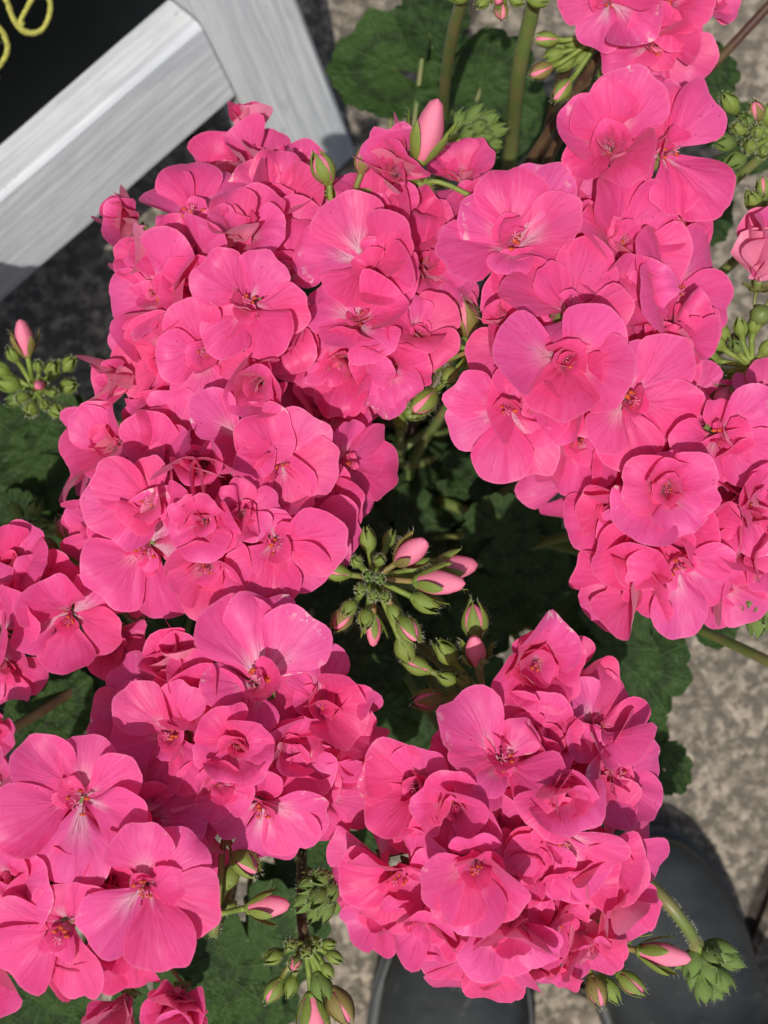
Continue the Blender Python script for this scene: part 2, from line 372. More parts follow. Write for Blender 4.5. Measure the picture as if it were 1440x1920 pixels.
# ------------------------------------------------------------------ rubber boots of whoever stands there
def boot(toe, back, side, label):
    t0 = P(*toe, 0); b0 = P(*back, 0); fw = unit((t0-b0)); lat = np.array([fw[1], -fw[0], 0])      # lat: to the wearer's right
    r = root('rubber_boot', t0-fw*.2, label, 'boot', 'boots of the person standing by the flowers')
    org = t0-(t0-fw*.2); UP = np.array([0, 0, 1.])
    rings = [(.004, .036, 0, .006, .008), (.007, .036, 0, .019, .014), (.014, .037, 0, .030, .021), (.028, .039, 0, .040, .026), (.05, .042, 0, .047, .030), (.08, .046, 4, .0505, .034), (.11, .050, 10, .0505, .040),
             (.14, .058, 20, .047, .050), (.17, .072, 34, .0455, .062), (.20, .092, 52, .0465, .070), (.215, .125, 72, .049, .068), (.218, .150, 84, .050, .064), (.218, .172, 90, .051, .064)]
    V = []; seg = 28
    for d, z, tl, w, h in rings:
        tl = radians(tl); up = UP*cos(tl)-fw*sin(tl)*-1
        c = org-fw*d+UP*z
        for k in range(seg):
            a = 2*pi*k/seg; ca, sa = cos(a), sin(a)
            e = .8; x = math.copysign(abs(ca)**e, ca); y = math.copysign(abs(sa)**e, sa)
            fold = 0
            if d > .13 and z < .2: fold = .0025*sin(40*z+3*d*30+a)*max(0, sa)
            p = c+lat*(x*w+side*.004*(1-min(d/.1, 1)))+up*(y*h+fold)
            p[2] = max(p[2], .016) if tl < 1.2 else p[2]
            V.append(p)
    Fc = grid_faces(len(rings), seg, close=True)+[tuple(range(seg))]
    up_ = link('upper', mesh('upper', V, Fc, M_RUBBER), r)
    # inner lining closes the top
    n0 = (len(rings)-1)*seg; top = [V[n0+k] for k in range(seg)]; c = sum(top)/seg
    W = top+[c+(p-c)*.95 for p in top]+[c+(p-c)*.90-UP*.09 for p in top]
    link('lining', mesh('lining', W, grid_faces(3, seg, close=True)+[tuple(2*seg+k for k in range(seg))], M_SOLE), r)
    prof = [(0, .004), (.004, .024), (.012, .036), (.028, .047), (.05, .0535), (.08, .057), (.12, .054), (.16, .046), (.2, .043), (.24, .042), (.27, .037), (.285, .025), (.29, .004)]
    out = [(-d, w) for d, w in prof]+[(-d, -w) for d, w in prof[::-1]]
    mb = MB(); V = []; n = len(out)
    for z, g_ in ((0, .97), (.004, 1.0), (.024, 1.0), (.0265, .985), (.0275, .95), (.0275, .85)):
        for y, x in out: V.append(org+fw*((y+.14)*g_-.14)+lat*(x*g_+side*.004*(1-min(-y/.1, 1)))+UP*z)
    link('sole', mesh('sole', V, grid_faces(6, n, close=True)+[tuple(range(n))[::-1]], M_SOLE), r)
    V = []
    ou = [(y, x) for y, x in out if y > -.17]
    ou = [o for o in ou if o[1] < 0]+[o for o in ou if o[1] > 0]
    mb.tube([org+fw*((y+.14)*.93-.14)+lat*(x*.93+side*.004*(1-min(-y/.1, 1)))+UP*.029 for y, x in ou], .0035, 6)
    link('welt', mb.mesh('welt', M_SOLE), r)
boot((1178, 1548), (1295, 1990), -1, 'dark rubber boot standing under the drooping green bud cluster')
boot((838, 1690), (842, 2150), 1, 'dark rubber boot whose toe is under the big pink dome-shaped flower head')

# ------------------------------------------------------------------ plant pots
POT1 = P(640, 1010, .0); SHADE_POT = np.array([-.37, -.03, 0.])  # second pot is added out of view, for the shading plant
def pot(c, label, R=.125, h=.19):
    r = root('plant_pot', (c[0], c[1], 0), label, 'plant pot', 'pots holding the geraniums')
    prof = [(0, .0), (R*.74, 0), (R*.76, .004), (R*.95, h-.03), (R*1.0, h-.03), (R*1.02, h), (R*.97, h), (R*.93, h-.03), (R*.9, h-.06)]
    n = 40; V = [(q*cos(2*pi*k/n), q*sin(2*pi*k/n), z) for q, z in prof for k in range(n)]
    link('pot_wall', mesh('pot_wall', V, grid_faces(len(prof), n, close=True), M_POT, smooth_=False), r)
    rn = random.Random(5); V = [(0, 0, h-.02)]
    for i in range(1, 9):
        for k in range(n): q = R*.945*i/8; V.append((q*cos(2*pi*k/n), q*sin(2*pi*k/n), h-.022+rn.uniform(-.003, .003)))
    link('soil', mesh('soil', V, [(0, 1+k, 1+(k+1) % n) for k in range(n)]+grid_faces(8, n, 1, True), M_SOIL), r)
pot(POT1, 'black plastic pot hidden under the dark geranium leaves')
pot(SHADE_POT, 'black plastic pot of the geranium added out of view for its shade')

# ------------------------------------------------------------------ leaves
def leaf_mesh(seed):
    r = random.Random(seed); nr, na = 9, 108; V = []; UV = []; ph = [r.uniform(0, 6.28) for _ in range(6)]
    cup = r.uniform(-.10, .16); fold = r.uniform(.0, .16); wav = r.uniform(.04, .075)
    for i in range(nr+1):
        s = i/nr
        for j in range(na+1):
            t = j/na; a = (t-.5)*radians(338)
            lobe = abs(sin(pi*9*t))**.55
            R_ = .86+.09*lobe+.020*sin(pi*9*t*4+ph[0])+.02*sin(a*3+ph[1])-.10*smooth(2.2, 2.95, abs(a))
            rr = R_*s; x, y = rr*sin(a), rr*cos(a)+.12
            z = wav*s*s*cos(2*pi*9*(t)-pi)*.8+cup*s*s+fold*abs(sin(a))*s*s*.6+wav*.9*s*s*sin(3*a+ph[2])+.05*s**3*sin(5*a+ph[3])
            V.append((x, y, z)); UV.append((s, t))
    return mesh('leaf', V, grid_faces(nr+1, na+1), M_LEAF, None, UV)
LEAVES = [leaf_mesh(100+i) for i in range(8)]
geranium = root('geranium_plant', (POT1[0], POT1[1], .17), 'scalloped dark green geranium foliage below the pink flower heads', 'plant', 'leafy geranium plants')
shade_geranium = root('geranium_plant', (SHADE_POT[0], SHADE_POT[1], .17), 'leafy geranium added out of view for its shade, left of the pink flower heads', 'plant', 'leafy geranium plants')
def leaf(pl, c, nrm, R, az, k, rnd, z0=.175):
    c = np.asarray(c, float); o = np.array(pl.location)
    n = unit(nrm); d = np.array([sin(az), cos(az), 0.]); y = unit(d-n*(d@n)); x = np.cross(y, n)
    Rm = np.stack([x, y, n], 1)
    base = c-y*R*.35
    link('leaf', LEAVES[k % 8], pl, m4(Rm, base-o, R))
    a = rnd.uniform(0, 6.28); rt = o+np.array([cos(a), sin(a), 0])*rnd.uniform(.01, .07)
    bp = base+y*R*.12
    mid = (bp*.55+rt*.45)+np.array([0, 0, -.012])-n*.02
    mb = MB(); mb.tube([p-o for p in bez([rt, rt*.7+mid*.3+np.array([0, 0, .03]), mid, bp-n*.012, bp-n*.0008], 5)], .0016, 6)
    link('leaf_stalk', mb.mesh('leaf_stalk', M_STEM), pl)
# (px, py, height, radius px, tilt x, tilt y, azimuth of the leaf's outer edge in degrees clockwise from image up)
LV = [(712, 118, .20, 118, -.12, .15, -60), (905, 130, .22, 120, .0, .1, 10), (805, 55, .24, 62, .3, .2, 0), (820, 20, .23, 70, 0, .3, 30), (842, 225, .24, 62, .2, .5, 200),
      (1345, 125, .22, 60, .3, .1, 60), (1290, 205, .20, 80, .2, .1, 80), (1405, 250, .20, 75, .1, 0, 60), (1330, 410, .20, 60, .2, -.1, 100), (1180, 90, .19, 95, 0, .2, 30), (1020, 260, .19, 100, 0, 0, 40),
      (40, 850, .24, 125, -.15, .1, -90), (120, 800, .235, 75, .1, .2, -30), (85, 935, .225, 85, 0, -.2, 200), (20, 975, .26, 60, -.2, 0, -80), (150, 960, .22, 80, 0, 0, -40),
      (110, 1300, .26, 80, .1, .2, 20), (180, 1250, .25, 70, .3, .1, 70), (60, 1340, .24, 70, 0, 0, -60), (270, 1170, .26, 80, .2, .1, 160), (230, 1330, .25, 70, .2, .1, 120),
      (955, 990, .27, 75, .2, -.1, 60), (1010, 1040, .25, 80, .1, -.1, 110), (880, 1000, .22, 85, -.2, .1, -30), (830, 880, .2, 90, 0, 0, 20), (940, 930, .22, 80, 0, 0, 60), (770, 930, .2, 80, 0, 0, 90),
      (630, 1215, .29, 60, -.1, .1, -20), (705, 1250, .28, 70, .1, -.1, 150), (660, 1270, .27, 60, .1, .1, 60), (600, 1150, .24, 80, 0, 0, -90), (740, 1330, .24, 75, 0, 0, 90), (780, 1180, .22, 80, 0, 0, 80),
      (1215, 1240, .24, 112, .25, -.1, 70), (1150, 1230, .25, 95, .1, -.2, 130), (1212, 1380, .23, 62, .3, -.1, 90), (1265, 1438, .225, 50, .5, .0, 80), (1180, 1470, .22, 80, .2, -.2, 130), (1090, 1150, .24, 85, 0, 0, 90), (1200, 1520, .23, 45, .3, -.2, 110),
      (1340, 1150, .22, 60, .3, .1, 60), (1120, 1060, .22, 85, 0, 0, 40),
      (115, 1850, .33, 70, -.2, -.2, 200), (470, 1790, .27, 125, .1, -.2, 170), (540, 1760, .25, 100, .1, 0, 120), (395, 1840, .27, 100, 0, 0, 200), (290, 1895, .30, 75, 0, -.1, 170), (510, 1900, .24, 60, .3, -.2, 150), (455, 1900, .25, 80, 0, -.2, 180), (60, 1890, .27, 90, 0, 0, 230),
      (600, 1590, .25, 75, .1, 0, 100), (560, 1640, .24, 70, 0, 0, 120), (690, 1560, .24, 65, 0, 0, 100), (630, 1490, .23, 75, 0, 0, 90)]
rl = random.Random(4)
for i, (x, y, z, R, tx, ty, az) in enumerate(LV):
    p = P(x, y, z); leaf(geranium, p, (tx, -ty if False else ty, 1), R*mpp(p)*1.08, radians(az), i, rl)
# undergrowth: lower tiers that close the dark gaps
for tier, (z, n, rad) in enumerate(((.215, 30, .115), (.185, 30, .135))):
    for i in range(n):
        a = i*2.39996+tier; q = rad*sqrt((i+.5)/n)
        c = POT1+np.array([q*cos(a)*1.0, q*sin(a)*1.15, z+rl.uniform(-.012, .012)-.15*q*q])
        leaf(geranium, c, (q*cos(a)*2.2+rl.uniform(-.25, .25), q*sin(a)*2.2+rl.uniform(-.25, .25), 1), rl.uniform(.028, .040), atan2(cos(a), sin(a))+rl.uniform(-.7, .7), i+tier*3, rl)
for tier, (z, n, rad) in enumerate(((.31, 130, .21), (.27, 70, .21), (.22, 60, .22))):  # unseen foliage, added to cast shade on the ground at the left
    for i in range(n):
        a = i*2.39996+tier; q = rad*sqrt((i+.5)/n)
        c = np.array([-.33, .04, 0])+np.array([q*cos(a), q*sin(a), z+rl.uniform(-.015, .015)])
        if c[0] > -(CAM_H-c[2])*.3-.052 or c[1] > .27+(c[0]+.24)*.945-.075: continue      # stays out of view and clear of the sign
        leaf(shade_geranium, c, (q*cos(a)*2., q*sin(a)*2., 1), rl.uniform(.034, .046), atan2(cos(a), sin(a))+rl.uniform(-.6, .6), i+tier*3, rl)

# ------------------------------------------------------------------ florets
def petal_mesh(L, W, a0, a1, curl, lat, ruff, twist, seed, phi, lift=0., nS=11, nT=31):
    r = random.Random(seed)
    t = np.linspace(-1, 1, nT)[None, :]; s = np.linspace(0, 1, nS)[:, None]**.85
    th = t*radians(86)
    ed = 1+.018*np.sin(7*t+r.uniform(0, 6.3))+.014*np.sin(13*t+r.uniform(0, 6.3))+.010*np.sin(23*t+r.uniform(0, 6.3))
    ed = ed-r.choice((0, .0, .05, .09))*np.exp(-((t-r.uniform(-.12, .12))/.13)**2)
    rr = np.cos(th)**r.uniform(.55, .75)*ed
    y = s*rr*np.cos(th); x = s*rr*np.sin(th)*W*(.14+.86*smooth(-.02, .70, y))
    yy = np.linspace(0, 1.12, 60); inc = a0+(a1-a0)*np.minimum(yy, 1.05)+curl*np.maximum(0, yy-.62)**2*7
    dr = np.concatenate([[0], np.cumsum(np.cos(inc[:-1]))])*(yy[1]); dh = np.concatenate([[0], np.cumsum(np.sin(inc[:-1]))])*(yy[1])
    R_ = np.interp(y, yy, dr); H_ = np.interp(y, yy, dh); I_ = np.interp(y, yy, inc)
    k1, k2, p1, p2, p3 = r.uniform(1.0, 1.9), r.uniform(2.4, 4.0), r.uniform(0, 6.3), r.uniform(0, 6.3), r.uniform(0, 6.3)
    off = lat*x*x*1.3+twist*x*y+ruff*s**2*(.65*np.sin(k1*pi*t+p1)+.35*np.sin(k2*pi*t+p2))*(.35+.65*np.abs(t))+ruff*.35*np.sin(5*y+p3)*s
    off = off-.05*ruff/.08*np.exp(-(x/.05)**2)*s*.3
    off = off+s*(.012*np.sin(r.uniform(7, 11)*t+r.uniform(0, 6.3))+.008*np.sin(r.uniform(15, 21)*t+r.uniform(0, 6.3)))*smooth(0, .4, s)+ruff*.25*smooth(.75, 1, s)*np.sin(r.uniform(9, 15)*t+r.uniform(0, 6.3))
    rad = .02+R_-np.sin(I_)*off; h = H_+np.cos(I_)*off+lift
    c, sn_ = cos(phi), sin(phi)
    V = np.stack([(rad*c-x*sn_), (rad*sn_+x*c), h+0*x], -1)*L
    UV = np.stack([s+0*t, (t+1)/2+0*s], -1)
    return mesh('petal', V.reshape(-1, 3), [f[::-1] for f in grid_faces(nS, nT)], M_PETAL, None, UV.reshape(-1, 2))
STY = {  # base incl, tip incl, curl, lateral cup, ruffle, n inner, inner incl range, inner length range
    'open': (40, 10, -.25, .12, .085, 4, (40, 85), (.30, .66)),
    'flat': (30, -2, -.2, .08, .075, 3, (45, 85), (.28, .55)),
    'cup': (58, 32, -.1, .40, .10, 6, (55, 88), (.45, .78)),
    'rose': (76, 64, -.45, .7, .10, 9, (74, 93), (.5, .95)),
    'back': (50, 20, -.3, .25, .12, 8, (45, 85), (.40, .75)),
    'crum': (56, 24, -.4, .25, .18, 9, (40, 88), (.45, .85)),
    'bell': (80, 74, .1, .9, .07, 6, (84, 92), (.7, .95)),
}
CNT = [0]
# petals of the best visible blooms as the photograph shows them: (clock angle from image up, visible length px)
PETALS = {
 (963, 468): [(-50, 120), (-5, 145), (30, 160), (75, 120), (-105, 140), (-170, 60), (120, 85)], (1064, 590): [(25, 140), (-70, 130), (-40, 95), (110, 100), (190, 70)],
 (1055, 672): [(-80, 130), (50, 100), (110, 120), (190, 110), (150, 90)], (950, 762): [(-65, 110), (-110, 115), (-175, 140), (150, 140), (20, 55)],
 (1172, 745): [(45, 140), (100, 135), (175, 130), (215, 110), (8, 100)], (1340, 812): [(-100, 90), (205, 100), (130, 110), (50, 110), (-10, 60)],
 (372, 425): [(-48, 120), (-15, 125), (24, 120), (-100, 75), (120, 62)], (535, 528): [(-35, 110), (25, 120), (-100, 62), (90, 72), (180, 60)],
 (467, 570): [(-50, 105), (30, 95), (100, 115), (215, 110), (145, 110)], (514, 1010): [(75, 130), (125, 115), (180, 110), (220, 105), (0, 52)],
 (632, 872): [(60, 100), (95, 105), (150, 105), (0, 85), (195, 100)], (298, 942): [(-60, 120), (-5, 85), (-95, 130), (215, 100), (100, 70)],
 (455, 828): [(-50, 105), (40, 80), (85, 100), (150, 80), (230, 70)], (483, 1284): [(-22, 160), (6, 168), (42, 165), (178, 85), (262, 95)],
 (333, 1373): [(-45, 125), (-95, 120), (20, 100), (150, 100), (190, 110)], (490, 1500): [(175, 130), (95, 130), (135, 120), (-110, 100), (10, 62)],
 (155, 1494): [(-40, 140), (10, 120), (60, 120), (105, 125), (182, 150), (-105, 160)], (277, 1655): [(-5, 120), (50, 130), (105, 145), (160, 150), (230, 140)],
 (128, 1725): [(240, 150), (165, 140), (-90, 140), (50, 100), (-20, 80)], (1238, 290): [(35, 140), (130, 150), (-5, 120), (165, 110), (250, 72)],
 (1147, 284): [(-60, 110), (30, 110), (235, 100), (140, 92), (-15, 100)], (1268, 1045): [(178, 140), (120, 120), (85, 100), (-95, 100), (210, 120)],
 (938, 1428): [(-40, 150), (-78, 100), (40, 90), (125, 110), (220, 92)], (790, 1474): [(-75, 115), (-40, 115), (220, 105), (20, 80), (130, 80)],
 (1128, 1450): [(80, 120), (30, 120), (130, 120), (-90, 72), (190, 90)], (1046, 1552): [(150, 150), (110, 130), (185, 130), (235, 110), (0, 62)],
 (893, 1606): [(-95, 110), (185, 120), (220, 115), (100, 92), (0, 62)], (905, 1765): [(195, 140), (165, 140), (138, 130), (225, 120), (0, 60)],
}
def floret(head, hub, px, py, R, f, style, z, rnd, roll=None):
    CNT[0] += 1; seed = 7000+CNT[0]*37
    p = P(px, py, z); L = R*mpp(p)
    f = np.asarray(f, float); fl = np.linalg.norm(f)
    if fl > .97: f = f*.97/fl; fl = .97
    ax = CX*f[0]-CY*f[1]-CV*sqrt(1-fl*fl)
    if roll is None: roll = rnd.uniform(0, 2*pi)
    hero = PETALS.get((px, py)); Rm = frame(ax, roll); o = np.array(head.location)
    if hero: hx_ = unit(CY-ax*(CY@ax)); Rm = np.stack([hx_, np.cross(ax, hx_), ax], 1)
    # the throat sits at p; the calyx and the thin stalk run back to the hub
    a0, a1, curl, lat, ruff, ni, ir, il = STY[style]
    mb = MB(); hl = Rm.T@(hub-p)
    back = np.array([0, 0, -.30*L])
    mb.tube(bez([(0, 0, .02*L), (0, 0, -.10*L), back, back*1.5+hl*.18, hl*.6+back*.4, hl], 4), [.055*L, .085*L, .095*L, .10*L, .09*L, .08*L, .065*L, .06*L, .055*L]+[.0009]*30, 7, 0) if False else None
    pts = bez([(0, 0, .02*L), (0, 0, -.12*L), back, hl*.35+back*.9, hl*.75, hl], 4)
    rads = [max(.0008, .085*L*(1-min(1, i/9.)**1.5)) for i in range(len(pts))]
    mb.tube(pts, rads, 7, 0)
    for k in range(5):                                                   # pointed sepals behind the petals
        a = 2*pi*k/5+.3; c, s_ = cos(a), sin(a); V = []
        for i in range(6):
            t = i/5; w = .09*L*sin(pi*(.18+.82*t))**.8 if t < 1 else 0; rr = (.05+.26*t*.75)*L; h = (-.10-.05*t+.10*t*t)*L
            for j in (-1, 0, 1): V.append((rr*c-j*w*s_, rr*s_+j*w*c, h-(.03*L if j == 0 else 0)))
        mb.add(V, grid_faces(6, 3), 0)
    if style not in ('rose', 'bell'):
        for k in range(rnd.randint(4, 7)):                               # stamens
            a = rnd.uniform(0, 6.3); q = rnd.uniform(.03, .12)*L; h = rnd.uniform(.20, .34)*L; tip = np.array([q*cos(a)*1.4, q*sin(a)*1.4, h])
            mb.tube([(q*.3*cos(a), q*.3*sin(a), 0), tip*.55, tip], .010*L, 4, 1)
            mb.ball(tip, (.033*L), 2, 6, 5, (rnd.uniform(.6, 1.), rnd.uniform(.9, 1.5), .7))
        for k in range(5):
            a = 2*pi*k/5; mb.tube([(0, 0, .1*L), (0, 0, .32*L), (.05*L*cos(a), .05*L*sin(a), .40*L), (.075*L*cos(a+.5), .075*L*sin(a+.5), .37*L)], .007*L, 4, 1)
    fo = link('floret', mb.mesh('floret', [M_STEM, M_FIL, M_ANTH]), head, m4(Rm, p-o))
    d = pi/180; ph0 = rnd.uniform(0, 6.3); j = rnd.uniform
    g0 = j(0, 6.3); ga = j(4, 24)
    pet = [(-radians(q), ln*mpp(p)) for q, ln in hero] if hero else [(2*pi*k/5+j(-.17, .17), 1.16*L*j(.88, 1.10)) for k in range(5)]
    for k, (phi, Lk) in enumerate(pet):
        jj = j(-8, 8) if hero else j(-13, 13)+ga*cos(phi-g0)
        fold = rnd.random(); lx = j(.9, 1.7) if fold < .2 else 0; cx = j(-1.6, -.8) if fold > .78 else 0
        if hero: lx *= .5; cx *= .5
        A0, A1 = (a0+jj)*d, (a1+jj+j(-20, 20)*(.5 if hero else 1))*d
        if hero:                                                         # visible length -> true length for this tilt
            pd = Rm@np.array([cos(phi), sin(phi), 0]); im = (A0+A1)/2; v = pd*cos(im)+ax*sin(im); Lk = Lk*1.08/max(.66, hypot(v@CX, v@CY))
        me = petal_mesh(Lk, (j(.70, .90) if hero else j(.78, 1.04)), A0, A1, curl*j(-.8, 2.2)+cx, lat*j(-.3, 1.8)-.05+lx, ruff*j(.6, 1.6), j(-.05, .35), seed+k, phi, (k % 2)*.012)
        link('petal', me, fo)
    for k in range(ni):
        i0 = j(*ir); Lk = L*j(*il)
        me = petal_mesh(Lk, j(.6, 1.0), i0*d, (i0+j(-50, 20))*d, j(-1.2, .7), j(.1, 1.3), j(.08, .22), j(-.3, .3), seed+20+k, (g0+j(-1.2, 1.2) if style in ('open', 'flat') else 2*pi*(k+.5)/ni+j(-.4, .4)), j(-.02, .05), 8, 15)
        link('petal', me, fo)
    return fo

HG = 'pink geranium flower heads'
